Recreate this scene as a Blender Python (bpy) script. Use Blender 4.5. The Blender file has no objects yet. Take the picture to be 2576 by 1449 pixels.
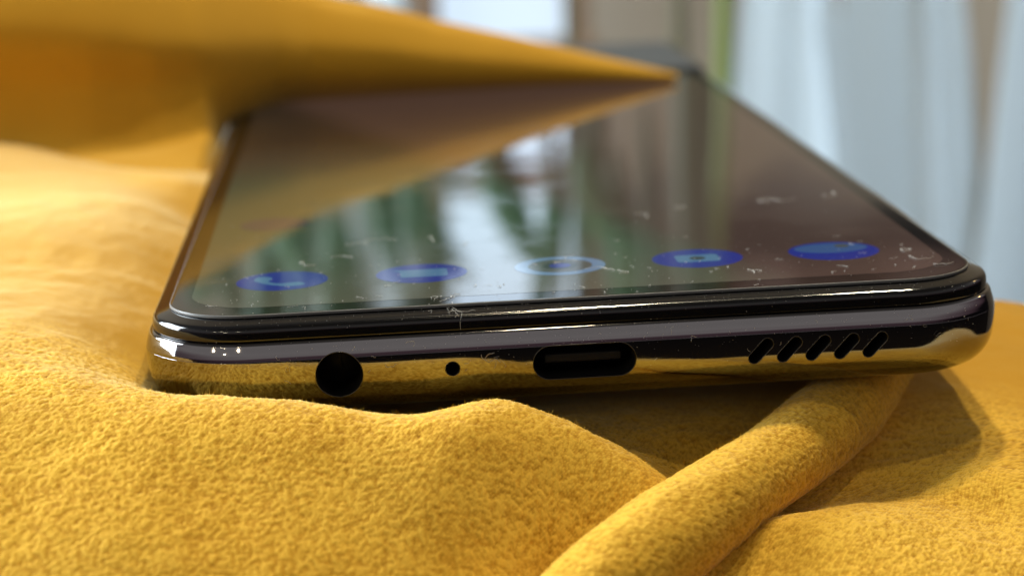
import bpy, bmesh, math, random
import numpy as np
from mathutils import Matrix, Vector

MM = 0.001
sc = bpy.context.scene
COL = sc.collection
rng = np.random.default_rng(7)
random.seed(7)

# ---------------------------------------------------------------- camera
cd = bpy.data.cameras.new('camera')
cam = bpy.data.objects.new('camera', cd)
COL.objects.link(cam)
sc.camera = cam
CAM = np.array([-17.273, -179.537, 40.193])
PITCH, ROLL, YAW = 0.2113, -0.0417, -0.0629
def cam_rot(rx, ry, rz):
    cx, sx, cy, sy, cz, sz = math.cos(rx), math.sin(rx), math.cos(ry), math.sin(ry), math.cos(rz), math.sin(rz)
    Rz = np.array([[cz, sz, 0], [-sz, cz, 0], [0, 0, 1]])
    B = np.array([[1, 0, 0], [0, 0, -1], [0, 1, 0]])
    Rx = np.array([[1, 0, 0], [0, cx, -sx], [0, sx, cx]])
    Rr = np.array([[cy, -sy, 0], [sy, cy, 0], [0, 0, 1]])
    return Rr @ Rx @ B @ Rz
RC = cam_rot(PITCH, ROLL, YAW)
m = Matrix.Identity(4)
for i in range(3):
    m[i][0] = RC[0][i]; m[i][1] = -RC[1][i]; m[i][2] = -RC[2][i]; m[i][3] = CAM[i] * MM
cam.matrix_world = m
cd.sensor_width = 36.0
cd.lens = 36.0 * 5500 / 2576
cd.clip_start = 0.01
cd.clip_end = 20.0
cd.dof.use_dof = True
cd.dof.focus_distance = 0.1835
cd.dof.aperture_fstop = cd.lens / 2.8
cd.dof.aperture_blades = 0

# ---------------------------------------------------------------- world (dim room, with bands by height put in for the chrome to reflect)
w = bpy.data.worlds.new('World'); sc.world = w; w.use_nodes = True
nt = w.node_tree; nt.nodes.clear()
wo = nt.nodes.new('ShaderNodeOutputWorld'); bg = nt.nodes.new('ShaderNodeBackground')
tc = nt.nodes.new('ShaderNodeTexCoord'); sp = nt.nodes.new('ShaderNodeSeparateXYZ')
cr = nt.nodes.new('ShaderNodeValToRGB'); mr = nt.nodes.new('ShaderNodeMapRange')
nt.links.new(tc.outputs['Generated'], sp.inputs[0])
nt.links.new(sp.outputs['Z'], mr.inputs['Value'])
mr.inputs['From Min'].default_value = -1; mr.inputs['From Max'].default_value = 1
nt.links.new(mr.outputs[0], cr.inputs[0])
e = cr.color_ramp.elements
e[0].position = 0.0; e[0].color = (.05, .035, .02, 1)
e[1].position = 1.0; e[1].color = (.10, .09, .08, 1)
for pos, col in ((.46, (.012, .011, .012, 1)), (.505, (.014, .012, .014, 1)), (.53, (.19, .115, .14, 1)), (.575, (.38, .30, .32, 1)), (.615, (.66, .62, .61, 1)), (.70, (.60, .57, .56, 1)), (.85, (.14, .13, .12, 1))):
    n = e.new(pos); n.color = col
nt.links.new(cr.outputs[0], bg.inputs['Color']); bg.inputs['Strength'].default_value = 0.66
nt.links.new(bg.outputs[0], wo.inputs[0])

# ---------------------------------------------------------------- lamps
def point(name, loc, power, radius, col):
    l = bpy.data.lights.new(name, 'POINT'); l.energy = power; l.shadow_soft_size = radius; l.color = col
    o = bpy.data.objects.new(name, l); COL.objects.link(o); o.location = loc
    return o
def area(name, loc, target, power, sx, sy, col):
    l = bpy.data.lights.new(name, 'AREA'); l.shape = 'RECTANGLE'; l.size = sx; l.size_y = sy; l.energy = power; l.color = col
    o = bpy.data.objects.new(name, l); COL.objects.link(o); o.location = loc
    d = Vector(target) - Vector(loc); o.rotation_euler = d.to_track_quat('-Z', 'Y').to_euler()
    return o
WARM = (1.0, .86, .58)
point('lamp_bulb', (.088, .44, .80), 18.5, .024, WARM)
point('lamp_bulb', (.235, .40, .80), 14.0, .020, WARM)
point('lamp_bulb', (.80, .42, .34), 1.2, .02, (1.0, .66, .26))
point('lamp_bulb', (.07, -.03, .98), 4.5, .022, WARM)  # extra overhead bulb, added for a highlight line on the chrome edge
for p in ((-.80, -.80, .40), (-.62, -1.00, .34), (-.34, -1.10, .46), (-.70, -.92, .52)):
    point('lamp_bulb', p, 1.0, .020, WARM)
for cx in (-1, 0, 1):          # outdoor light through a window of six panes on the left
    for cz in (0, 1):
        area('window_light', (-1.10 + .10 * cx, .42 + .25 * cx, .20 + .38 * cz), (0, .05, .1), 9.0, .26, .34, (.84, .94, 1.0))
bl = area('curtain_fill', (.95, -.35, .65), (.30, .72, -.05), 1.5, .5, .7, (.72, .88, 1.0)); bl.data.spread = math.radians(38)  # added fill lamp out of view, narrowed to brighten only the curtain

vs = sc.view_settings
vs.view_transform = 'Standard'; vs.look = 'None'; vs.exposure = 0.0; vs.gamma = 1.0
vs.use_curve_mapping = False
sc.render.engine = 'CYCLES'
sc.cycles.use_denoising = True
sc.cycles.max_bounces = 8
sc.cycles.sample_clamp_indirect = 6.0

# ---------------------------------------------------------------- helpers
def mat(name, color=(.5, .5, .5), rough=.5, metal=0, **kw):
    mt = bpy.data.materials.new(name); mt.use_nodes = True
    b = mt.node_tree.nodes['Principled BSDF']
    b.inputs['Base Color'].default_value = (*color, 1); b.inputs['Roughness'].default_value = rough
    b.inputs['Metallic'].default_value = metal
    for k, v in kw.items():
        b.inputs[k].default_value = v
    return mt
def N(mt, t): return mt.node_tree.nodes.new(t)
def LK(mt, a, b): mt.node_tree.links.new(a, b)
def BS(mt): return mt.node_tree.nodes['Principled BSDF']

def link(name, me, parent=None):
    o = bpy.data.objects.new(name, me); COL.objects.link(o)
    if parent is not None: o.parent = parent
    return o
def empty(name, loc=(0, 0, 0)):
    o = bpy.data.objects.new(name, None); COL.objects.link(o); o.location = loc; o.empty_display_size = .01
    return o
def tag(o, label=None, cat=None, group=None, kind=None):
    if label: o['label'] = label
    if cat: o['category'] = cat
    if group: o['group'] = group
    if kind: o['kind'] = kind
    return o
def mesh_np(name, V, F, mats, smooth=True, mi=None):
    """V (n,3) in mm, F (m,k) indices"""
    me = bpy.data.meshes.new(name)
    V = np.asarray(V, float) * MM; F = np.asarray(F, np.int32)
    me.vertices.add(len(V)); me.vertices.foreach_set('co', V.astype(np.float32).ravel())
    k = F.shape[1]
    me.loops.add(F.size); me.loops.foreach_set('vertex_index', F.ravel())
    me.polygons.add(len(F)); me.polygons.foreach_set('loop_start', np.arange(0, F.size, k, dtype=np.int32))
    me.polygons.foreach_set('loop_total', np.full(len(F), k, np.int32))
    me.polygons.foreach_set('use_smooth', np.full(len(F), smooth))
    if mi is not None: me.polygons.foreach_set('material_index', np.asarray(mi, np.int32))
    for mt in (mats if isinstance(mats, (list, tuple)) else [mats]): me.materials.append(mt)
    me.update(calc_edges=True)
    return me
def grid_faces(nr, nc, wrap=False):
    i = np.arange(nr - 1)[:, None]; j = np.arange(nc if wrap else nc - 1)[None, :]
    j2 = (j + 1) % nc
    return np.stack([i * nc + j, i * nc + j2, (i + 1) * nc + j2, (i + 1) * nc + j], -1).reshape(-1, 4)
def poly_mesh(name, verts, faces, mats, mi=None, smooth=False):
    me = bpy.data.meshes.new(name)
    me.from_pydata([tuple(c * MM for c in v) for v in verts], [], faces)
    for mt in (mats if isinstance(mats, (list, tuple)) else [mats]): me.materials.append(mt)
    for k, p in enumerate(me.polygons):
        p.use_smooth = smooth
        if mi: p.material_index = mi[k]
    me.update()
    return me
def catmull(P, n):
    P = np.asarray(P, float)
    Q = np.vstack([2 * P[0] - P[1], P, 2 * P[-1] - P[-2]])
    t = np.linspace(0, len(P) - 1, n); i = np.minimum(t.astype(int), len(P) - 2); f = (t - i)[:, None]
    a, b, c, d = Q[i], Q[i + 1], Q[i + 2], Q[i + 3]
    return .5 * (2 * b + (c - a) * f + (2 * a - 5 * b + 4 * c - d) * f ** 2 + (3 * b - a - 3 * c + d) * f ** 3)
def vnoise(x, y, seed=0):
    """smooth value noise, period-free"""
    def h(i, j):
        s = np.sin(i * 127.1 + j * 311.7 + seed * 74.7) * 43758.5453
        return s - np.floor(s)
    xi, yi = np.floor(x), np.floor(y); fx, fy = x - xi, y - yi
    fx = fx * fx * (3 - 2 * fx); fy = fy * fy * (3 - 2 * fy)
    return (h(xi, yi) * (1 - fx) + h(xi + 1, yi) * fx) * (1 - fy) + (h(xi, yi + 1) * (1 - fx) + h(xi + 1, yi + 1) * fx) * fy
def tufts(u, v, seed=0, cell=.31):
    """woven pile: rounded tufts in slanted rows. u,v in mm on the cloth. returns 0..1"""
    a = math.radians(57)
    uu = (u * math.cos(a) + v * math.sin(a)); vv = (-u * math.sin(a) + v * math.cos(a))
    uu = uu + .22 * (vnoise(u * .8, v * .8, 3) - .5) ; vv = vv + .22 * (vnoise(u * .8, v * .8, 9) - .5)
    X = uu / (cell * 1.15); Y = vv / (cell * .86)
    yi = np.floor(Y)
    best = np.full(X.shape, 9.0); hh = np.zeros(X.shape)
    for dj in (-1, 0, 1):
        j = yi + dj
        off = .5 * np.mod(j, 2)
        xi = np.floor(X - off)
        for di in (-1, 0, 1):
            i = xi + di
            s1 = np.sin(i * 12.9898 + j * 78.233 + seed) * 43758.5453; s1 -= np.floor(s1)
            s2 = np.sin(i * 39.346 + j * 11.135 + seed) * 24634.6345; s2 -= np.floor(s2)
            s3 = np.sin(i * 73.156 + j * 52.235 + seed) * 35734.6345; s3 -= np.floor(s3)
            dx = X - (i + off + .5 + .32 * (s1 - .5)); dy = Y - (j + .5 + .32 * (s2 - .5))
            d = np.sqrt(dx * dx + dy * dy) / (.72 + .5 * s3)
            q = d < best
            hh = np.where(q, s3, hh); best = np.where(q, d, best)
    return np.clip(1 - best, 0, 1) ** .8 * (.75 + .4 * hh), hh

# ---------------------------------------------------------------- materials
def velvet():
    mt = mat('mustard_velvet', (.62, .34, .035), .85)
    b = BS(mt)
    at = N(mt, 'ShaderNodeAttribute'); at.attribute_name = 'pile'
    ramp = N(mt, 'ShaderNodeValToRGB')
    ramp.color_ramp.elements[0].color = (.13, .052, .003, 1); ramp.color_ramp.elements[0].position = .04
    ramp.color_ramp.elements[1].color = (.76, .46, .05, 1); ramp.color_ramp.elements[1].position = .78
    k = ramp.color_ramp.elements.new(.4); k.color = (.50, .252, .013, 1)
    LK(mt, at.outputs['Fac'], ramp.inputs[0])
    tcn = N(mt, 'ShaderNodeTexCoord')
    nz = N(mt, 'ShaderNodeTexNoise'); nz.inputs['Scale'].default_value = 90; nz.inputs['Detail'].default_value = 4
    LK(mt, tcn.outputs['Object'], nz.inputs['Vector'])
    hs = N(mt, 'ShaderNodeHueSaturation')
    mp = N(mt, 'ShaderNodeMapRange'); mp.inputs['To Min'].default_value = .88; mp.inputs['To Max'].default_value = 1.1
    LK(mt, nz.outputs['Fac'], mp.inputs['Value']); LK(mt, mp.outputs[0], hs.inputs['Value'])
    LK(mt, ramp.outputs[0], hs.inputs['Color']); LK(mt, hs.outputs[0], b.inputs['Base Color'])
    b.inputs['Specular IOR Level'].default_value = .15
    b.inputs['Sheen Weight'].default_value = .42; b.inputs['Sheen Roughness'].default_value = .38
    b.inputs['Sheen Tint'].default_value = (1, .94, .55, 1)
    n2 = N(mt, 'ShaderNodeTexNoise'); n2.inputs['Scale'].default_value = 7500; n2.inputs['Detail'].default_value = 3
    LK(mt, tcn.outputs['Object'], n2.inputs['Vector'])
    bp = N(mt, 'ShaderNodeBump'); bp.inputs['Strength'].default_value = .3; bp.inputs['Distance'].default_value = .00009
    LK(mt, n2.outputs['Fac'], bp.inputs['Height']); LK(mt, bp.outputs[0], b.inputs['Normal'])
    return mt
M_VEL = velvet()

def chrome():
    mt = mat('dark_chrome', (.24, .23, .234), .05, 1.0)
    b = BS(mt)
    tcn = N(mt, 'ShaderNodeTexCoord'); mp = N(mt, 'ShaderNodeMapping'); mp.inputs['Scale'].default_value = (60, 900, 2600)
    LK(mt, tcn.outputs['Object'], mp.inputs['Vector'])
    nz = N(mt, 'ShaderNodeTexNoise'); nz.inputs['Scale'].default_value = 1; nz.inputs['Detail'].default_value = 4
    LK(mt, mp.outputs[0], nz.inputs['Vector'])
    bp = N(mt, 'ShaderNodeBump'); bp.inputs['Strength'].default_value = .10; bp.inputs['Distance'].default_value = .00003
    LK(mt, nz.outputs['Fac'], bp.inputs['Height']); LK(mt, bp.outputs[0], b.inputs['Normal'])
    r = N(mt, 'ShaderNodeMapRange'); r.inputs['To Min'].default_value = .03; r.inputs['To Max'].default_value = .09
    LK(mt, nz.outputs['Fac'], r.inputs['Value']); LK(mt, r.outputs[0], b.inputs['Roughness'])
    return mt
M_CHROME = chrome()
M_BEZEL = mat('black_gloss_rim', (.005, .005, .006), .08, 0, **{'Specular IOR Level': .5, 'Anisotropic': .6})
def glass_black():
    mt = mat('black_cover_glass', (.004, .004, .005), .03, 0, **{'Specular IOR Level': .45})
    return mt
M_GLASS = glass_black()
M_EDGE = mat('glass_edge_highlight', (.14, .145, .15), .35)  # pale grey paints in the highlight along the glass bevel
M_HOLE = mat('black_socket_plastic', (.006, .006, .007), .6)
M_TONGUE = mat('port_tongue_plastic', (.012, .012, .013), .6, 0, **{'Specular IOR Level': .15})
M_RIM = mat('polished_hole_rim', (.10, .10, .10), .3, 1.0)

# ================================================================ throw blanket
CP = np.array([
    # far front, out of the picture
    (-120, -110, -60), (-60, -110, -70), (0, -110, -74), (60, -110, -74), (120, -110, -70),
    (-90, -48, -28), (-45, -48, -32), (0, -48, -34), (35, -48, -34), (75, -48, -33), (-45, -34, -20), (-20, -34, -22), (25, -32, -24),
    # front left swell
    (-75, -22, -10.5), (-47, -24, -12.8), (-37.7, -25, -13.2), (-26, -24, -14.0), (-14, -22, -15.6), (-5, -19, -19.4),
    (-60, -13, -6.9), (-45, -14, -7.6), (-30, -15, -8.7), (-20, -16, -10.3), (-10, -16, -12.2), (-3, -15, -16.0),
    (-62, -2, -3.0), (-49, -3, -3.5), (-42, -4, -3.9), (-36.5, -3.8, -4.75), (-31, -4.8, -5.2), (-25.5, -6.2, -5.45), (-20, -7.6, -6.35), (-15.5, -8.7, -6.95), (-10.2, -10.5, -7.4),
    (-33, 0, -7.2), (-26, -.8, -8.0), (-19, -1.5, -8.6), (-13, -2.5, -8.9),
    # second swell
    (-7.6, -3.8, -7.0), (-11, -3, -7.9), (-4.5, -6, -7.9), (-1.5, -7, -9.2), (1.9, -9, -11.2), (4.6, -11, -13.4), (-1, -10, -11.2),
    # hollow under the phone
    (-30, 6, -10.6), (-22, 4, -10.4), (-14, 2, -10.2), (-8, 3, -10.6), (0, 0, -12.0), (7, -1, -14.8), (3, 5, -12.8), (13, 4, -14.4), (10, -6, -17.2),
    (-34, 12, -10.4), (-28, 40, -10.6), (-30, 80, -10.8), (-30, 125, -10.8), (0, 40, -12.2), (0, 80, -10.8), (0, 135, -10.8), (28, 40, -13.5), (28, 80, -17), (28, 135, -18),
    # left of the phone
    (-40.5, 10, -5.6), (-41, 20, -4.6), (-41.5, 35, -3.2), (-42, 50, -2.0), (-43, 70, -1.5), (-46, 92, -1.8), (-39.6, 92, -2.4), (-39.4, 110, -4), (-39.2, 124, -5), (-53, 106, -1.6), (-46, 112, -4),
    (-53, 30, -1.4), (-59, 70, .3), (-75, 30, .6), (-78, 72, 1.6), (-65, 108, .9), (-95, 0, -1), (-95, 60, 3), (-95, 110, 4),
    (-120, -40, -14), (-130, 60, 2), (-130, 160, 2), (-60, 150, -4), (-20, 170, -11), (20, 172, -20), (50, 165, -36), (-90, 190, -8),
    # right of the phone
    (48, 46, -12.6), (56, 56, -16.6), (43, 32, -12.6), (50, 24, -13.8), (42.5, 12, -14.6), (36, 14, -13.5), (46, 62, -19), (40, 72, -22), (40, 100, -30), (47, 95, -32), (62, 95, -40), (75, 50, -28), (70, 10, -19), (85, 90, -46),
    (33, -6, -15.6), (31, -10, -17.0), (42, -4, -15.6), (20, -10.5, -16.2), (14, -12.5, -16.4), (26, -9.5, -16.6), (16, -6, -18.0), (22, -5, -17.2), (28, -3, -16.4), (24, 4, -15.8),
    (15, -20, -18.6), (23, -20, -18.2), (32, -20, -19.3), (45, -18, -19.6), (60, -15, -19), (8, -22, -20.5), (1, -22, -20.6), (9, -15, -18.6), (90, -20, -24), (110, 20, -34), (110, -60, -36),
], float)
def tps_fit(P, lam=.25):
    X = P[:, :2] / 20.0; n = len(X)
    d2 = ((X[:, None] - X[None]) ** 2).sum(-1)
    K = np.where(d2 > 0, .5 * d2 * np.log(d2 + 1e-12), 0) + lam * .01 * np.eye(n)
    Q = np.c_[np.ones(n), X]
    A = np.zeros((n + 3, n + 3)); A[:n, :n] = K; A[:n, n:] = Q; A[n:, :n] = Q.T
    return np.linalg.solve(A, np.r_[P[:, 2], 0, 0, 0]), X
TW, TX = tps_fit(CP)
def cloth_z(x, y):
    sh = x.shape; x = x.ravel() / 20; y = y.ravel() / 20
    z = TW[-3] + TW[-2] * x + TW[-1] * y
    for (a, b), wgt in zip(TX, TW[:-3]):
        d2 = (x - a) ** 2 + (y - b) ** 2
        z += wgt * .5 * d2 * np.log(d2 + 1e-12)
    return z.reshape(sh)
def axis(segs):
    out = []
    for a, b, s in segs:
        n = max(1, int(round((b - a) / s))); out.append(np.linspace(a, b, n, endpoint=False))
    out.append(np.array([segs[-1][1]]))
    return np.concatenate(out)
AX = axis([(-130, -90, 2), (-90, -58, .8), (-58, -50, .3), (-50, 34, .12), (34, 42, .25), (42, 60, .6), (60, 110, 2)])
AY = axis([(-110, -50, 2.5), (-50, -30, .8), (-30, -25, .3), (-25, -1, .12), (-1, 14, .25), (14, 40, .5), (40, 120, 1.2), (120, 190, 2.5)])
GX, GY = np.meshgrid(AX, AY)
def push_under_phone(x, y, z):
    # cloth cannot rise into the phone: keep it below the back
    ix = np.clip((37.75 - np.abs(x)) / 3.0, 0, 1); iy = np.clip((y - 0.4) / 3.0, 0, 1) * np.clip((163 - y) / 3, 0, 1)
    inside = ix * iy
    lim = -8.0 - .9 * np.sqrt(np.clip(inside, 0, 1))
    return np.where(inside > 0, np.minimum(z, lim + (1 - np.minimum(1, inside * 4)) * 6), z)
GZ = cloth_z(GX, GY)
GZ += .28 * (vnoise(GX * .16, GY * .16, 1) - .5) + .16 * (vnoise(GX * .42, GY * .42, 2) - .5)
GZ = push_under_phone(GX, GY, GZ)
def relief(Xg, Yg, Zg, u, v, amp, near, seed=0):
    """push a sheet outwards along its normals by the woven pile"""
    P = np.stack([Xg, Yg, Zg], -1)
    du = np.gradient(P, axis=1); dv = np.gradient(P, axis=0)
    nn = np.cross(du, dv); nn /= np.linalg.norm(nn, axis=-1, keepdims=True) + 1e-12
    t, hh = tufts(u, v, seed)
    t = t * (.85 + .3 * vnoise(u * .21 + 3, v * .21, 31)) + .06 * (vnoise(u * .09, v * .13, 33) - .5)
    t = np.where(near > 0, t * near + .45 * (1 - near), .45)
    return P + nn * (amp * t * near + .06 * (vnoise(u * 1.3, v * 1.3, 5) - .5))[..., None], t, nn
dzy = np.gradient(GZ, axis=0) / np.gradient(GY, axis=0)
SV = np.cumsum(np.sqrt(1 + dzy ** 2) * np.gradient(GY, axis=0), axis=0)
dzx = np.gradient(GZ, axis=1) / np.gradient(GX, axis=1)
SU = np.cumsum(np.sqrt(1 + dzx ** 2) * np.gradient(GX, axis=1), axis=1)
near = np.clip((GX + 60) / 8, 0, 1) * np.clip((46 - GX) / 8, 0, 1) * np.clip((GY + 32) / 5, 0, 1) * np.clip((18 - GY) / 12, 0, 1)
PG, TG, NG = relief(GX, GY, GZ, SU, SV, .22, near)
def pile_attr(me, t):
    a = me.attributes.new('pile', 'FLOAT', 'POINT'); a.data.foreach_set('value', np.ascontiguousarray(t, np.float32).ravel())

blanket = empty('throw_blanket', (0, 0, -.02))
tag(blanket, 'mustard yellow velvet throw blanket rumpled under and around the phone', 'blanket')
def bl_child(name, me):
    o = link(name, me, blanket); o.matrix_parent_inverse = Matrix.Translation((0, 0, .02)); return o
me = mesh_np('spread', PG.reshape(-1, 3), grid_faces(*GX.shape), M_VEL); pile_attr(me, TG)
bl_child('spread', me)

# rolled fold: a thick cord of cloth running diagonally under the phone
path = catmull([(-16, -36, -23.5), (-8, -28, -20.4), (-.2, -20, -17.4), (10.0, -10, -14.8), (17.0, -2.5, -13.5), (22.8, 6, -12.9), (27.4, 14, -12.9), (32.5, 26, -14.2), (36, 36, -17)], 620)
tan = np.gradient(path, axis=0); tan /= np.linalg.norm(tan, axis=1, keepdims=True)
side = np.cross(tan, [0, 0, 1]); side /= np.linalg.norm(side, axis=1, keepdims=True)
upv = np.cross(side, tan)
arc = np.cumsum(np.r_[0, np.linalg.norm(np.diff(path, axis=0), axis=1)])
NT = 190
th = np.linspace(0, 2 * np.pi, NT, endpoint=False)
TH, AR = np.meshgrid(th, arc)
Rr = 3.65 + .22 * np.sin(AR * .23 + 1) + .14 * (vnoise(AR * .3, np.cos(TH) * 2 + 3, 4) - .5) * 2 + .18 * np.cos(2 * TH + .4)
Rr *= np.interp(AR, [0, 25, 60, 90], [1.06, 1.02, .90, .84])
tt, hh = tufts(AR, TH * 3.95, 5.0)
Rr2 = Rr + .22 * tt
PT = path[:, None] + Rr2[..., None] * (np.cos(TH)[..., None] * side[:, None] + np.sin(TH)[..., None] * upv[:, None])
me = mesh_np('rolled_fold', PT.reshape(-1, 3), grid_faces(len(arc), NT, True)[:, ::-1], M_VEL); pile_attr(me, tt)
bl_child('rolled_fold', me)

# raised fold: the peak of cloth standing over the far end of the phone
SEC = [  # x, base y, base z, rim y, rim z
    (-130, 121, 1, 134, 38), (-100, 120, 0, 131, 35), (-82, 119, -1, 129, 32), (-66, 119, -2, 128.5, 29.4), (-54, 120, -2.6, 130, 26.8), (-46, 123, -2.4, 133, 24.4),
    (-40, 128, -1.8, 136.5, 22.4), (-35, 135, -.6, 140, 20.6), (-30, 141, .2, 143, 18.6), (-25, 144, .25, 145, 16.4), (-15, 145.5, .25, 146, 14.0), (-6, 146.5, .25, 147, 11.2), (4, 148, .25, 148, 8.5),
    (13.5, 149, .25, 149.5, 5.8), (22, 149.5, .25, 150, 3.4), (27.5, 149.5, .3, 150, 1.9), (30, 149.6, .5, 150, 1.2)]
SEC = np.array(SEC, float)
MIDX = [-130, -82, -66, -54, -46, -40, -35, -30, -25, -15, -6, 4, 13.5, 22, 30]; MIDY = [117, 116, 116, 117.2, 120, 124.2, 129.4, 134.4, 137.8, 139.8, 141.6, 144, 146.5, 148.2, 149.5]
xs = catmull(SEC, 260)
rows = []
for x, by, bz, ry, rz in xs:
    h = rz - bz
    wl = min(1, max(0, (-37 - x) / 3)); wl = wl * wl * (3 - 2 * wl)
    my = float(np.interp(x, MIDX, MIDY))
    fy = my + .35 * (by - my)
    prof = [(by + 9 - 36 * wl, bz - .05 - 4 * wl), (by + 3 - 15 * wl, bz + .2 * wl), (by - .3 * (by - my) - 5 * wl, bz + .08 * h), (my, bz + .30 * h), (my, bz + .56 * h),
            (my + .5 * (ry - my), bz + .85 * h), (ry - .04 * h, rz - .03 * h), (ry + .06 * h, rz), (ry + .30 * h, rz - .10 * h), (ry + .8 * h + 2, rz - .55 * h), (ry + 1.4 * h + 4, min(rz - h, bz) - 3)]
    c = catmull(prof, 110)
    rows.append(np.c_[np.full(len(c), x), c])
PF = np.array(rows)
wob = 1.2 * (vnoise(PF[..., 0] * .06, PF[..., 2] * .09, 21) - .5) * np.clip(PF[..., 2] / 8, 0, 1)
PF[..., 1] += wob
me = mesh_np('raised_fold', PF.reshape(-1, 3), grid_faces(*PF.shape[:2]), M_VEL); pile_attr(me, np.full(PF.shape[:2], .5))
bl_child('raised_fold', me)

# pile fuzz: short loose fibres that break the outline of the cloth
def fuzz(P, Nrm, n, lo=.16, hi=.42):
    idx = rng.integers(0, len(P), n); p = P[idx] + rng.normal(0, .05, (n, 3)); nrm = Nrm[idx]
    d = nrm * rng.uniform(.35, 1, (n, 1)) + rng.normal(0, .55, (n, 3)); d /= np.linalg.norm(d, axis=1, keepdims=True)
    L = rng.uniform(lo, hi, (n, 1)); L[rng.random(n) > .994] *= 2.2
    s = np.cross(d, rng.normal(0, 1, (n, 3))); s /= np.linalg.norm(s, axis=1, keepdims=True) + 1e-9
    wd = .012
    bend = rng.normal(0, .12, (n, 3)) * L
    V = np.stack([p - s * wd - nrm * .05, p + s * wd - nrm * .05, p + d * L * .55 + s * wd * .8, p + d * L * .55 - s * wd * .8, p + d * L + bend], 1).reshape(-1, 3)
    b = np.arange(n)[:, None] * 5
    T = np.concatenate([b + [0, 1, 2], b + [0, 2, 3], b + [3, 2, 4]])
    return V, T
mask = (near > .6) & (PG[..., 0] > -52) & (PG[..., 0] < 42)
V1, T1 = fuzz(PG[mask], NG[mask], 10000)
dirs = (np.cos(TH)[..., None] * side[:, None] + np.sin(TH)[..., None] * upv[:, None])
mt_ = np.sin(TH) > -.6
V2, T2 = fuzz(PT[mt_], dirs[mt_], 9000)
V = np.vstack([V1, V2]); T = np.vstack([T1, T2 + len(V1)])
me = mesh_np('pile_fuzz', V, T, M_VEL); pile_attr(me, np.full(len(V), .85))
tag(bl_child('pile_fuzz', me), kind='stuff')

# ================================================================ phone
PW, PL, PR = 75.5, 162.0, 9.5
def outline(o, z, nseg=26, edge=1.5):
    """rounded rectangle inset by o at height z; front edge at y=0, centred on x"""
    hx, hy, r = PW / 2 - o, PL / 2 - o, max(PR - o, .8)
    pts = []
    cs = [(hx - r, -hy + r, -90), (hx - r, hy - r, 0), (-hx + r, hy - r, 90), (-hx + r, -hy + r, 180)]
    ne = [int((PL - 2 * PR) / 4), int((PW - 2 * PR) / edge), int((PL - 2 * PR) / 4), int((PW - 2 * PR) / edge)]
    for k, (cx, cy, a0) in enumerate(cs):
        for i in range(nseg + 1):
            a = math.radians(a0 + 90 * i / nseg); pts.append((cx + r * math.cos(a), cy + r * math.sin(a) + PL / 2, z))
        a = math.radians(a0 + 90); p0 = (cx + r * math.cos(a), cy + r * math.sin(a))
        nx, ny, na = cs[(k + 1) % 4]; b = math.radians(na); p1 = (nx + r * math.cos(b), ny + r * math.sin(b))
        for i in range(1, ne[k]):
            f = i / ne[k]; pts.append((p0[0] + (p1[0] - p0[0]) * f, p0[1] + (p1[1] - p0[1]) * f + PL / 2, z))
    return pts
def loft(prof, cap0=True, cap1=True):
    V = []; F = []
    for o, z in prof: V += outline(o, z)
    n = len(outline(1, 0))
    for i in range(len(prof) - 1):
        for j in range(n):
            j2 = (j + 1) % n; F.append((i * n + j, (i + 1) * n + j, (i + 1) * n + j2, i * n + j2))
    if cap0: F.append(tuple(range(n)))
    if cap1: k = (len(prof) - 1) * n; F.append(tuple(range(k + n - 1, k - 1, -1)))
    return V, F
phone = empty('smartphone', (0, 0, -.0088))
tag(phone, 'black smartphone with chrome edge and lit screen lying flat on the mustard blanket', 'phone')
def ph_child(name, me, parent=None):
    o = link(name, me, parent or phone)
    if parent is None: o.matrix_parent_inverse = Matrix.Translation((0, 0, .0088))
    return o

# chrome frame profile: (inset, z), with a crease above the flat band that holds the sockets
KEY = [(.02, -3.58), (0, -3.66), (0, -4.3), (.04, -5.0), (.12, -5.7), (.28, -6.4), (.52, -7.0), (.92, -7.6), (1.5, -8.1), (2.4, -8.5), (3.6, -8.72), (5.2, -8.8)]
fine = [(.80, -2.038)] + [(.70 - .38 * math.cos(math.radians(t)), -2.42 + .38 * math.sin(math.radians(t))) for t in range(90, 12, -4)] + catmull([(.31, -2.40), (.17, -2.85), (.05, -3.35)], 14).tolist() + catmull(KEY, 60).tolist()
prof = [(2.3, -2.038)] + fine
V, F = loft(prof)
me = poly_mesh('frame', V, F, M_CHROME, smooth=True)
frame = ph_child('frame', me)
PZ = np.array([p[1] for p in fine]); PO = np.array([p[0] for p in fine])
def surf_y(z): return float(np.interp(-z, -PZ, PO))          # front surface y at height z (centre part)
ZC = -5.10
def capsule(hw, r, ang, n=20):
    """stadium loop in x,z : half length hw between centres, radius r, rotated by ang"""
    pts = []
    for s, a0 in ((1, -90), (-1, 90)):
        for i in range(n + 1):
            a = math.radians(a0 + 180 * i / n); pts.append((s * hw + r * math.cos(a), r * math.sin(a)))
    ca, sa = math.cos(ang), math.sin(ang)
    return [(x * ca - y * sa, x * sa + y * ca) for x, y in pts]
HOLES = [('headphone_socket', -20.86, ZC, 0.0, 2.02, 0), ('microphone_hole', -11.27, ZC, 0.0, .64, 0), ('charging_port', -.03, ZC, 2.90, 1.52, 0)]
HOLES_S = [('speaker_slot', 15.11 + 2.475 * k, ZC, .82, .54, math.radians(47)) for k in range(5)]
bmc = bmesh.new()
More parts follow.
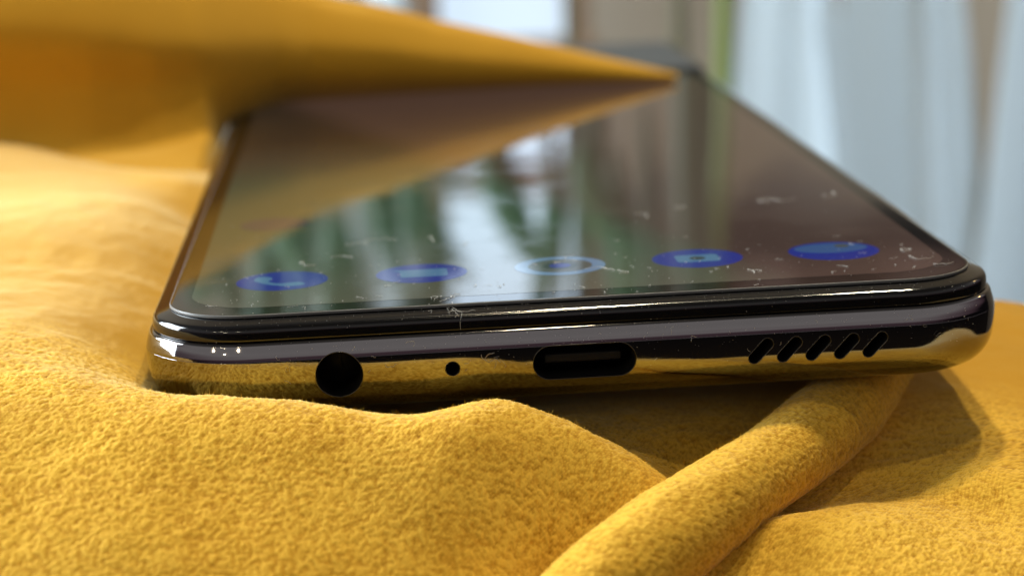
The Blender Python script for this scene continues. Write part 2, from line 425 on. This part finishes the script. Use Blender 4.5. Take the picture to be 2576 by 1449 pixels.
for nm, hx, hz, hw, r, ang in HOLES + HOLES_S:
    loop = capsule(hw, r, ang)
    a = [bmc.verts.new(((hx + x) * MM, -3 * MM, (hz + z) * MM)) for x, z in loop]
    b = [bmc.verts.new(((hx + x) * MM, 6.5 * MM, (hz + z) * MM)) for x, z in loop]
    n = len(loop)
    bmc.faces.new(a); bmc.faces.new(b[::-1])
    for i in range(n): bmc.faces.new((a[i], b[i], b[(i + 1) % n], a[(i + 1) % n]))
bmesh.ops.remove_doubles(bmc, verts=bmc.verts, dist=1e-7)
bmesh.ops.recalc_face_normals(bmc, faces=bmc.faces)
mc = bpy.data.meshes.new('cutter'); bmc.to_mesh(mc); bmc.free()
mc.materials.append(M_HOLE)
bmf = bmesh.new(); bmf.from_mesh(frame.data); bmesh.ops.remove_doubles(bmf, verts=bmf.verts, dist=1e-7); bmesh.ops.recalc_face_normals(bmf, faces=bmf.faces); bmf.to_mesh(frame.data); bmf.free()
cut = bpy.data.objects.new('cutter', mc); COL.objects.link(cut)
md = frame.modifiers.new('cut', 'BOOLEAN'); md.operation = 'DIFFERENCE'; md.object = cut; md.solver = 'EXACT'; md.material_mode = 'TRANSFER'
dg = bpy.context.evaluated_depsgraph_get(); dg.update()
fm = bpy.data.meshes.new_from_object(frame.evaluated_get(dg))
frame.modifiers.clear(); frame.data = fm; fm.name = 'frame'
bpy.data.objects.remove(cut); bpy.data.meshes.remove(mc)
# analytic normals on the outer skin so that mirror reflections stay smooth round the cut holes
PA = np.array(fine)
dP = np.gradient(PA, axis=0); nO, nZ = -(-dP[:, 1]), dP[:, 0]      # outward (towards -inset), z
ln = np.hypot(nO, nZ); nO, nZ = -dP[:, 1] / ln, -dP[:, 0] / ln
def skin_normal(x, y, z):
    hx, hy = PW / 2 - PR, PL / 2 - PR; yy = y - PL / 2
    qx, qy = abs(x) - hx, abs(yy) - hy
    if qx > 0 and qy > 0: l = math.hypot(qx, qy); ox, oy = qx / l * math.copysign(1, x), qy / l * math.copysign(1, yy)
    elif qy > qx: ox, oy = 0, math.copysign(1, yy)
    else: ox, oy = math.copysign(1, x), 0
    a = float(np.interp(-z, -PZ, nO)); b = float(np.interp(-z, -PZ, nZ))
    return Vector((ox * a, oy * a, b)).normalized()
norms = []
for p in fm.polygons:
    p.use_smooth = True
    for li in p.loop_indices:
        v = fm.vertices[fm.loops[li].vertex_index].co / MM
        nrm = p.normal.copy()
        if p.material_index == 0 and -8.75 < v.z < -2.0385:
            s = skin_normal(*v)
            if s.dot(nrm) > .9: nrm = s
        norms.append(nrm)
fm.normals_split_custom_set(norms)

# sockets: black liners, polished rims, tongue in the charging port
def socket(nm, hx, hz, hw, r, ang, rimw=.07):
    V = []; F = []; MI = []
    L0 = capsule(hw, r - .03, ang); n = len(L0)
    for d in (.25, 5.0):
        V += [(hx + x, surf_y(hz + z) + d, hz + z) for x, z in L0]
    for i in range(n): F.append((i, (i + 1) % n, n + (i + 1) % n, n + i)); MI.append(0)
    F.append(tuple(range(2 * n - 1, n - 1, -1))); MI.append(0)
    k = len(V)
    for rr, dy in ((r + .035, .03), (r + .015, -.025), (r - .035, -.01), (r - .06, .10)):
        V += [(hx + x, surf_y(hz + z) + dy, hz + z) for x, z in capsule(hw, rr, ang)]
    for q in range(3):
        for i in range(n): F.append((k + q * n + i, k + q * n + (i + 1) % n, k + (q + 1) * n + (i + 1) % n, k + (q + 1) * n + i)); MI.append(1)
    me = poly_mesh(nm, V, F, [M_HOLE, M_RIM], MI, True)
    return ph_child(nm, me)
for h in HOLES: 
    o = socket(*h)
    if h[0] == 'charging_port': port = o
    if h[0] == 'headphone_socket': jack = o
for h in HOLES_S: socket(*h)
def box_mesh(nm, c, s, mats, bev=.08):
    bm = bmesh.new(); bmesh.ops.create_cube(bm, size=1)
    for v in bm.verts: v.co = Vector(((c[0] + v.co.x * s[0]) * MM, (c[1] + v.co.y * s[1]) * MM, (c[2] + v.co.z * s[2]) * MM))
    bmesh.ops.bevel(bm, geom=bm.edges[:], offset=bev * MM, segments=2, affect='EDGES', profile=.5)
    me = bpy.data.meshes.new(nm); bm.to_mesh(me); bm.free(); me.materials.append(mats); return me
ph_child('contact_tongue', box_mesh('contact_tongue', (-.03, 3.3, ZC + .02), (6.6, 3.6, .75), M_TONGUE, .15), port)
sp_ = poly_mesh('contact_spring', [(-19.25, .9, ZC + .95), (-19.02, .9, ZC + .55), (-19.0, 1.8, ZC + .5), (-19.25, 1.8, ZC + 1.0)], [(0, 1, 2, 3)], mat('gold_contact', (.9, .55, .18), .25, 1.0))
ph_child('contact_spring', sp_, jack)

# black rim between frame and glass, then the flat cover glass
V, F = loft([(2.6, -2.0)] + [(.78, -2.02), (.73, -1.98), (.71, -1.90)] + [(.70, -1.75), (.72, -1.25), (.76, -1.06), (.82, -.92), (.90, -.80), (1.04, -.71), (1.2, -.65), (1.5, -.555), (1.9, -.42), (2.25, -.30)] + [(2.6, -.30)], True, True)
bez = ph_child('edge_rim', poly_mesh('edge_rim', V, F, M_BEZEL, smooth=True))
bez.data.set_sharp_from_angle(angle=math.radians(40))
V, F = loft([(2.36, -.25), (2.28, -.24), (2.27, -.10), (2.28, -.05), (2.31, -.015), (2.36, 0), (2.6, .0)])
gl = ph_child('cover_glass', poly_mesh('cover_glass', V, F, [M_GLASS, M_EDGE], [1 if len(f) == 4 and -.20 < sum(V[q][2] for q in f) / 4 < -.005 else 0 for f in F], smooth=True))
gl.data.set_sharp_from_angle(angle=math.radians(25))
for o in (bez, gl):
    bm = bmesh.new(); bm.from_mesh(o.data); bmesh.ops.recalc_face_normals(bm, faces=bm.faces); bm.to_mesh(o.data); bm.free()

# lit display
def display_mat():
    mt = mat('display_wallpaper', (.004, .004, .005), .035, 0, **{'Specular IOR Level': .45})
    b = BS(mt)
    tcn = N(mt, 'ShaderNodeTexCoord'); mp = N(mt, 'ShaderNodeMapping'); mp.inputs['Scale'].default_value = (1000, 1000, 1000)
    LK(mt, tcn.outputs['Object'], mp.inputs['Vector'])
    nz = N(mt, 'ShaderNodeTexNoise'); nz.inputs['Scale'].default_value = .035; nz.inputs['Detail'].default_value = 2
    LK(mt, mp.outputs[0], nz.inputs['Vector'])
    sp = N(mt, 'ShaderNodeSeparateXYZ'); LK(mt, mp.outputs[0], sp.inputs[0])
    sm = N(mt, 'ShaderNodeTexNoise'); sm.inputs['Scale'].default_value = .13; sm.inputs['Detail'].default_value = 5; LK(mt, mp.outputs[0], sm.inputs['Vector'])
    sr = N(mt, 'ShaderNodeMapRange'); sr.inputs['From Min'].default_value = .42; sr.inputs['From Max'].default_value = .72; sr.inputs['To Min'].default_value = .03; sr.inputs['To Max'].default_value = .10
    LK(mt, sm.outputs['Fac'], sr.inputs['Value']); LK(mt, sr.outputs[0], b.inputs['Roughness'])
    # diagonal wallpaper edge: brown above right, green below left
    a = N(mt, 'ShaderNodeMath'); a.operation = 'MULTIPLY'; a.inputs[1].default_value = 3.1; LK(mt, sp.outputs['X'], a.inputs[0])
    s = N(mt, 'ShaderNodeMath'); s.operation = 'ADD'; LK(mt, a.outputs[0], s.inputs[0]); LK(mt, sp.outputs['Y'], s.inputs[1])
    s2 = N(mt, 'ShaderNodeMath'); s2.operation = 'MULTIPLY_ADD'; s2.inputs[1].default_value = 10; LK(mt, nz.outputs['Fac'], s2.inputs[0]); LK(mt, s.outputs[0], s2.inputs[2])
    r = N(mt, 'ShaderNodeMapRange'); r.inputs['From Min'].default_value = 50; r.inputs['From Max'].default_value = 72; LK(mt, s2.outputs[0], r.inputs['Value'])
    g = N(mt, 'ShaderNodeValToRGB'); r2 = N(mt, 'ShaderNodeMapRange'); r2.inputs['From Min'].default_value = 4; r2.inputs['From Max'].default_value = 104
    LK(mt, sp.outputs['Y'], r2.inputs['Value']); LK(mt, r2.outputs[0], g.inputs[0])
    g.color_ramp.elements[0].color = (.085, .080, .055, 1); g.color_ramp.elements[1].color = (.026, .018, .012, 1)
    for q, cc in ((.18, (.05, .068, .042, 1)), (.36, (.036, .070, .042, 1)), (.66, (.030, .060, .038, 1)), (.84, (.034, .034, .025, 1))):
        el_ = g.color_ramp.elements.new(q); el_.color = cc
    mx = N(mt, 'ShaderNodeMix'); mx.data_type = 'RGBA'
    LK(mt, r.outputs[0], mx.inputs[0]); LK(mt, g.outputs[0], mx.inputs[6]); mx.inputs[7].default_value = (.062, .037, .028, 1)
    LK(mt, mx.outputs[2], b.inputs['Emission Color']); b.inputs['Emission Strength'].default_value = .8
    return mt
M_DISP = display_mat()
def rrect(x0, x1, y0, y1, r, z, n=14):
    pts = []
    for cx, cy, a0 in ((x1 - r, y0 + r, -90), (x1 - r, y1 - r, 0), (x0 + r, y1 - r, 90), (x0 + r, y0 + r, 180)):
        for i in range(n + 1):
            a = math.radians(a0 + 90 * i / n); pts.append((cx + r * math.cos(a), cy + r * math.sin(a), z))
    return pts
V = rrect(-PW / 2 + 4.1, PW / 2 - 4.1, 5.2, PL - 4.3, 6.2, .012)
disp = ph_child('display', poly_mesh('display', V, [tuple(range(len(V)))], M_DISP))
def emit(name, col, st):
    mt = mat(name, (.004, .004, .005), .035, 0, **{'Specular IOR Level': .45})
    BS(mt).inputs['Emission Color'].default_value = (*col, 1); BS(mt).inputs['Emission Strength'].default_value = st
    return mt
M_BLUE = emit('icon_blue', (.008, .02, .19), 1)
M_PALE = emit('icon_pale_blue', (.055, .14, .25), 1)
M_DARK = emit('icon_dark', (.03, .045, .05), .8)
M_SKY = emit('icon_sky_blue', (.10, .18, .29), 1)
M_OLIVE = emit('icon_olive', (.06, .07, .066), .9)
M_CAP = emit('icon_cap_blue', (.03, .075, .19), 1)
M_TEAL = emit('icon_teal', (.016, .034, .048), .9)
ZI = .022
def ell(rx, ry, n=56, cx=0, cy=0): return [(cx + rx * math.cos(2 * math.pi * i / n), cy + ry * math.sin(2 * math.pi * i / n)) for i in range(n)]
def icon(cx, cy, layers, label=None):
    V = []; F = []; MI = []; mats = []
    for k, (shape, mt) in enumerate(layers):
        b = len(V); V += [(cx + x, cy + y, ZI + .007 * k) for x, y in shape]
        F.append(tuple(range(b, len(V))))
        if mt not in mats: mats.append(mt)
        MI.append(mats.index(mt))
    o = ph_child('app_icon', poly_mesh('app_icon', V, F, mats, MI), disp)
    o.matrix_parent_inverse = Matrix.Identity(4)
    if label: o['label'] = label
    return o
def strip(pts, wid):
    P = np.array(pts, float); t = np.gradient(P, axis=0); t /= np.linalg.norm(t, axis=1, keepdims=True); n = np.c_[-t[:, 1], t[:, 0]]
    wv = np.asarray(wid)[:, None]
    return [tuple(q) for q in np.vstack([P + n * wv, (P - n * wv)[::-1]])]
ID = 4.16
IX = [-.48 + 12.68 * k for k in (-2, -1, 0, 1, 2)]; IY = 15.9
a = np.linspace(math.radians(150), math.radians(300), 26)
hand = strip([(.7 + 2.5 * math.cos(t), .75 + 2.5 * math.sin(t)) for t in a], np.interp(np.linspace(0, 1, 26), [0, .04, .22, .32, .5, .68, .78, .96, 1], [.35, .75, .8, .45, .36, .45, .8, .75, .35]))
icon(IX[0], IY, [(ell(ID, ID), M_BLUE), (hand, M_PALE)], 'blue round icon with a pale telephone handset')
bubble = [(-2.75, 1.7), (2.1, 1.7), (2.35, 1.45), (2.35, -1.3), (2.1, -1.6), (-1.7, -1.6), (-1.95, -1.35), (-1.95, .85)]
icon(IX[1], IY, [(ell(ID, ID), M_BLUE), (bubble, M_PALE)], 'blue round icon with a pale speech bubble')
icon(IX[2], IY, [(ell(ID, ID), M_SKY), (ell(2.95, 2.95), M_OLIVE), (ell(1.55, 1.55), M_DARK), (ell(1.0, 1.0), M_BLUE)], 'pale blue ring icon with a dark centre')
body = [(q[0], q[1]) for q in rrect(-2.0, 2.0, -1.6, 1.6, .5, 0, 5)]
icon(IX[3], IY, [(ell(ID, ID), M_BLUE), (body, M_PALE), (ell(.75, .75, 32), M_DARK)], 'blue round icon with a pale camera')
hill = [(x, y) for x, y in ell(3.4, 2.2, 48, 0, 1.3)]
icon(IX[4], IY, [(ell(ID, ID), M_BLUE), (hill, M_CAP), (ell(.7, .8, 24, 1.2, 2.1), M_OLIVE)], 'blue round icon with a pale cap and a green spot')
icon(-27.5, 45.2, [(ell(3.6, 3.6), M_TEAL)], 'dark teal icon in the upper row of the screen')

# ================================================================ lint on the phone
def tube(pts, r, nside=4):
    P = np.array(pts); t = np.gradient(P, axis=0); t /= np.linalg.norm(t, axis=1, keepdims=True) + 1e-9
    a = np.cross(t, [.3, .2, .9]); a /= np.linalg.norm(a, axis=1, keepdims=True) + 1e-9; b = np.cross(t, a)
    an = np.arange(nside) * 2 * np.pi / nside
    V = P[:, None] + r * (np.cos(an)[None, :, None] * a[:, None] + np.sin(an)[None, :, None] * b[:, None])
    return V.reshape(-1, 3), grid_faces(len(P), nside, True)
LV, LF = [], []; base = 0
def add_lint(pts, r):
    global base
    V, F = tube(pts, r * .78); LV.append(V); LF.append(F + base); base += len(V)
def top_z(x, y):
    if y > 2.5: return .03
    o = max(y, .60); return float(np.interp(o, [.60, .68, .80, 1.06, 1.4, 2.3], [-1.9, -1.25, -.92, -.70, -.58, -.26])) + .02
def curl_path(n, L, jitter):
    a = random.uniform(0, 6.28); p = [np.zeros(2)]
    k = random.gauss(0, .22)
    for i in range(n):
        a += k * .6 + random.gauss(0, jitter); p.append(p[-1] + np.array([math.cos(a), math.sin(a)]) * L / n)
    return np.array(p)
def flat_fibre(x, y, L, r=.02, jit=.45, n=14):
    q = curl_path(n, L, jit) + [x, y]
    add_lint([(u, v, top_z(u, v) + r + .05 * abs(math.sin(i * .9))) for i, (u, v) in enumerate(q)], r)
def in_hole(x, z):
    for nm, hx, hz, hw, r, ang in HOLES + HOLES_S:
        ca, sa = math.cos(ang), math.sin(ang); u = (x - hx) * ca + (z - hz) * sa; v = -(x - hx) * sa + (z - hz) * ca
        if math.hypot(max(abs(u) - hw, 0), v) < r + .03: return True
    return False
def front_fibre(x, z, L, r=.018, jit=.5, n=12):
    q = curl_path(n, L, jit) + [x, z]
    if any(in_hole(u, v) for u, v in q): return
    add_lint([(u, surf_y(max(min(v, -2.2), -8.6)) - r - .03 * abs(math.sin(i)), max(min(v, -2.2), -8.6)) for i, (u, v) in enumerate(q)], r)
def speck(x, y, z, s):
    add_lint([(x - s * random.uniform(.4, 1.4), y, z), (x, y + random.gauss(0, s * .3), z + s * random.uniform(-.3, .6)), (x + s * random.uniform(.3, 1), y + random.gauss(0, s * .4), z)], s * .42)
for _ in range(60):
    y = 2.5 + abs(random.gauss(0, 13)); flat_fibre(random.uniform(-32, 33), y, random.uniform(.25, 1.3), random.uniform(.010, .018))
for x, y, L in ((1.6, 13.9, 3.6), (1.2, 17.4, 3.2), (.2, 18.6, 2.4), (4.4, 11, 2.6), (-12, 3.4, 3.4), (-11, 2.8, 3.0), (-12.4, 4.4, 2.2), (33, 11, 4.2), (31, 14, 3.2), (34, 8, 2.6), (15.8, 9.8, 2.0), (16.5, 8.4, 1.6), (-24, 24.5, 3.6), (-21.5, 25.3, 3.0), (-15, 33, 3.8), (-18, 31.5, 3.0), (-12, 33.5, 3.0), (9.5, 40, 3.4), (14, 43, 3.2), (27, 44, 4.2), (30, 45, 3.8), (24, 43, 3.2), (-8.5, 28, 2.2)):
    flat_fibre(x, y, L, random.uniform(.018, .026))
for _ in range(6): flat_fibre(-11.5 + random.gauss(0, 1.1), 1.2 + random.uniform(-.2, .7), random.uniform(.5, 1.2), .015)
for _ in range(320):
    y = 2.6 + abs(random.gauss(0, 16)); x = random.uniform(-33, 34); speck(x, y, top_z(x, y) + .015, random.choice((.016, .02, .028, .04, .06)))
for _ in range(260):
    x = random.uniform(-32, 34); y = random.uniform(.5, 2.3); speck(x, y, top_z(x, y) + .01, random.uniform(.014, .04))
for _ in range(300):
    x = random.uniform(-27, 34); z = -2.15 - abs(random.gauss(0, 1.4)); z = max(z, -6.4)
    if not in_hole(x, z): speck(x, surf_y(z) - .01, z, random.uniform(.014, .042))
for _ in range(36):
    front_fibre(random.uniform(-26, 33), random.uniform(-2.3, -5.4), random.uniform(.25, .9), random.uniform(.010, .016))
for x, z, L in ((-8.8, -4.0, 2.2), (-8.0, -4.4, 1.6), (-14.5, -3.0, 1.3), (17.5, -3.4, 1.4), (9.6, -3.5, 1.0), (-16, -4.4, 1.2)):
    front_fibre(x, z, L, .022)
M_LINT = mat('pale_lint', (.50, .48, .44), .8)
me = mesh_np('lint', np.vstack(LV), np.vstack(LF), M_LINT)
lint = tag(link('lint', me), 'pale lint fibres and dust specks scattered over the phone', 'lint', kind='stuff')

# ================================================================ background
def unY(x, y, Y):
    """point of the plane Y (mm) seen at a place in the photograph; used only to measure the background"""
    d = RC.T @ np.array([(x - 1288) / 5500, (y - 724.5) / 5500, 1.0]); t = (Y - CAM[1]) / d[1]
    return CAM + t * d
def wall_mat():
    mt = mat('beige_wall', (.36, .31, .25), .9)
    nz = N(mt, 'ShaderNodeTexNoise'); nz.inputs['Scale'].default_value = 3; tcn = N(mt, 'ShaderNodeTexCoord')
    LK(mt, tcn.outputs['Object'], nz.inputs['Vector'])
    r = N(mt, 'ShaderNodeValToRGB'); r.color_ramp.elements[0].color = (.16, .132, .10, 1); r.color_ramp.elements[1].color = (.26, .225, .185, 1)
    LK(mt, nz.outputs['Fac'], r.inputs[0]); LK(mt, r.outputs[0], BS(mt).inputs['Base Color'])
    return mt
V = [(-1600, 1100, -1200), (1600, 1100, -1200), (1600, 1100, 1300), (-1600, 1100, 1300)]
tag(link('wall', poly_mesh('wall', V, [(0, 1, 2, 3)], wall_mat())), 'plain beige wall far behind the phone', None, kind='structure')

# curtain panels
M_CURT = mat('white_curtain_cloth', (.33, .385, .43), .85, 0)
def curtain(x0, x1, Y, label, seed, depth=5, z0=-900, z1=18, lean=.22):
    nx, nz = 90, 40
    u = np.linspace(0, 1, nx); z = np.linspace(z0, z1, nz)
    U, Z = np.meshgrid(u, z)
    Wd = x1 - x0; n = max(1.0, Wd / 75)
    ph = U * n * 2 * np.pi + 1.3 * np.sin(U * 5 + seed) + .5 * np.sin(Z * .004 + seed)
    X = x0 + U * Wd + lean * (-Z - 30) * (U - .5) + 6 * np.sin(ph * 2 + seed) * .4
    Yg = Y + depth * np.sin(ph) + 1.6 * np.sin(2.3 * ph + seed)
    P = np.stack([X, Yg, Z], -1)
    me = mesh_np('curtain_panel', P.reshape(-1, 3), grid_faces(nz, nx), M_CURT)
    o = link('curtain_panel', me)
    md = o.modifiers.new('thick', 'SOLIDIFY'); md.thickness = .0012
    return tag(o, label, 'curtain', 'white curtain panels behind the phone')
YC = 720
def px(x, Y=YC, y=100): return unY(x, y, Y)[0]
curtain(px(1885), px(2090), YC, 'pale white curtain panel beside the green stem', 1.0)
curtain(px(2156), px(2455), YC + 8, 'broad white curtain panel in the middle of the curtain, between two brown gaps', 2.2)
curtain(px(2530), px(3300), YC, 'white curtain panel at the right edge of the picture', 3.7)

# bright window left of the stems
M_WOOD = mat('brown_window_wood', (.12, .075, .045), .5)
M_PANE = bpy.data.materials.new('daylit_pane'); M_PANE.use_nodes = True
BS(M_PANE).inputs['Base Color'].default_value = (.1, .1, .1, 1); BS(M_PANE).inputs['Roughness'].default_value = .05
BS(M_PANE).inputs['Emission Color'].default_value = (.66, .82, 1, 1); BS(M_PANE).inputs['Emission Strength'].default_value = .95
YW = 1040
wx0, wx1 = px(1108, YW), px(1418, YW); wz0 = unY(1250, 100, YW)[2]
win = empty('window', ((wx0 + wx1) / 2 * MM, YW * MM, wz0 * MM)); tag(win, 'bright daylit window with brown wooden bars above the raised fold', 'window')
def win_child(name, me):
    o = link(name, me, win); o.matrix_parent_inverse = Matrix.Translation(-win.location); return o
bars = unY(1250, 0, YW)
M_PANE2 = M_PANE.copy(); M_PANE2.name = 'daylit_pane_sky'; BS(M_PANE2).inputs['Emission Strength'].default_value = 2.3
for z0, z1, mp_ in ((wz0, 14, M_PANE), (22, 147, M_PANE2), (166, 420, M_PANE2)):
    win_child('pane', box_mesh('pane', ((wx0 + wx1) / 2, YW, (z0 + z1) / 2), (wx1 - wx0, 4, z1 - z0), mp_, .5))
win_child('frame_bar', box_mesh('frame_bar', ((wx0 + wx1) / 2, YW - 4, 18), (wx1 - wx0, 14, 8), M_WOOD, 2))
win_child('frame_bar', box_mesh('frame_bar', ((wx0 + wx1) / 2, YW - 4, 156.5), (wx1 - wx0, 14, 19), M_WOOD, 2))
for x in (wx0 - 8, wx1 + 7): win_child('frame_bar', box_mesh('frame_bar', (x, YW - 6, 170), (14, 18, 520), M_WOOD, 2))
win_child('window_sill', box_mesh('window_sill', ((wx0 + wx1) / 2, YW - 10, wz0 - 9), (wx1 - wx0 + 36, 34, 16), M_WOOD, 2))

# narrow pale curtain left of the window (shows in the screen's reflection)
curtain(px(860, 900), px(1010, 900), 900, 'narrow pale curtain panel left of the bright window', 5.1, z1=700, lean=0)
M_CURTB = mat('brown_curtain_cloth', (.10, .055, .042), .9)
M_CURT_SAVE = M_CURT; M_CURT = M_CURTB
curtain(px(1490, 1060), px(2600, 1060), 1060, 'reddish brown drape mirrored in the right half of the screen', 6.3, depth=14, z0=215, z1=900, lean=0)
M_CURT = M_CURT_SAVE

# green plant stems
def stem_mesh(pts, r0, r1, mt):
    P = catmull(pts, 60); t = np.gradient(P, axis=0); t /= np.linalg.norm(t, axis=1, keepdims=True)
    a = np.cross(t, [0, 1, 0.1]); a /= np.linalg.norm(a, axis=1, keepdims=True); b = np.cross(t, a)
    an = np.arange(14) * 2 * np.pi / 14; r = np.linspace(r0, r1, 60)[:, None, None] * (1 + .12 * np.sin(np.arange(60) * .9))[:, None, None]
    V = P[:, None] + r * (np.cos(an)[None, :, None] * a[:, None] + np.sin(an)[None, :, None] * b[:, None])
    return mesh_np('stem', V.reshape(-1, 3), grid_faces(60, 14, True), mt)
M_STEM = mat('green_stem', (.10, .13, .02), .5); M_STEMD = mat('olive_brown_stem', (.07, .06, .025), .6)
YS = 560
plant = empty('plant', (px(1815, YS) * MM, YS * MM, -.5)); tag(plant, 'tall plant with green and olive stems left of the curtain', 'plant')
for xp, r, mt, Y in ((1815, 2.9, M_STEM, YS), (1702, 2.6, M_STEMD, YS + 40), (1428, 1.9, M_STEMD, YS + 60)):
    x = px(xp, Y)
    o = link('stem', stem_mesh([(x - 2, Y, -500), (x, Y, -120), (x + 1, Y, 40), (x - 6, Y + 4, 150), (x - 3, Y, 300), (x - 12, Y, 480)], r * 1.1, r * .8, mt), plant)
    o.matrix_parent_inverse = Matrix.Translation(-plant.location)

def blade(x, Y, z0, z1, wd, bend, mt):
    n = 24; t = np.linspace(0, 1, n); z = z0 + (z1 - z0) * t
    w_ = wd * .5 * np.clip(np.sin(np.pi * np.clip(t * .93 + .05, 0, 1)), 0, 1) ** .6
    cx = x + bend * t ** 2
    P = []
    for s_, dy in ((-1, 1.2), (-.5, .1), (0, -.5), (.5, .1), (1, 1.2)): P.append(np.c_[cx + s_ * w_, Y + dy + 4 * t, z])
    P = np.stack(P, 1)
    o = link('leaf', mesh_np('leaf', P.reshape(-1, 3), grid_faces(n, 5), mt), plant)
    md = o.modifiers.new('thick', 'SOLIDIFY'); md.thickness = .0008
    o.matrix_parent_inverse = Matrix.Translation(-plant.location)
M_LEAF = mat('dark_olive_leaf', (.035, .045, .012), .55)
for xp, Y, z0, z1, wd, bend in ((1735, YS - 10, 0, 210, 13, 3), (1790, YS + 10, 5, 190, 11, -4), (1500, YS + 40, 20, 105, 8, -2), (1362, YS + 50, 15, 96, 6, 3), (1450, YS + 50, 30, 170, 6, -3), (1620, YS + 20, 60, 190, 7, 5)):
    blade(px(xp, Y), Y, z0, z1, wd, bend, M_LEAF)

M_LEAF2 = mat('unseen_green_leaf', (.03, .075, .022), .5)
lr = random.Random(11)
for k in range(64):  # unseen leaves, added to darken and mottle what the screen mirrors
    xp = lr.uniform(420, 1560); Y = YS + lr.uniform(-90, 120)
    if 1090 < xp < 1470 and lr.random() < .9: continue
    z0 = lr.uniform(20, 150)
    blade(px(xp, Y), Y, z0, z0 + lr.uniform(35, 80), lr.uniform(8, 17), lr.uniform(-24, 24), M_LEAF2 if lr.random() < .7 else M_LEAF)

# dark box behind the far end of the phone
YB = 188
p1 = unY(1776, 166, YB); p0 = unY(1380, 95, YB)
M_BOX = mat('dark_slate_box', (.012, .018, .026), .8)
bx = box_mesh('box', ((p0[0] + p1[0]) / 2 - 6, YB + 22, p1[2] - 21), (p1[0] - p0[0] + 12, 44, 42), M_BOX, 1.2)
tag(link('storage_box', bx), 'dark slate blue box behind the far end of the phone', 'box')
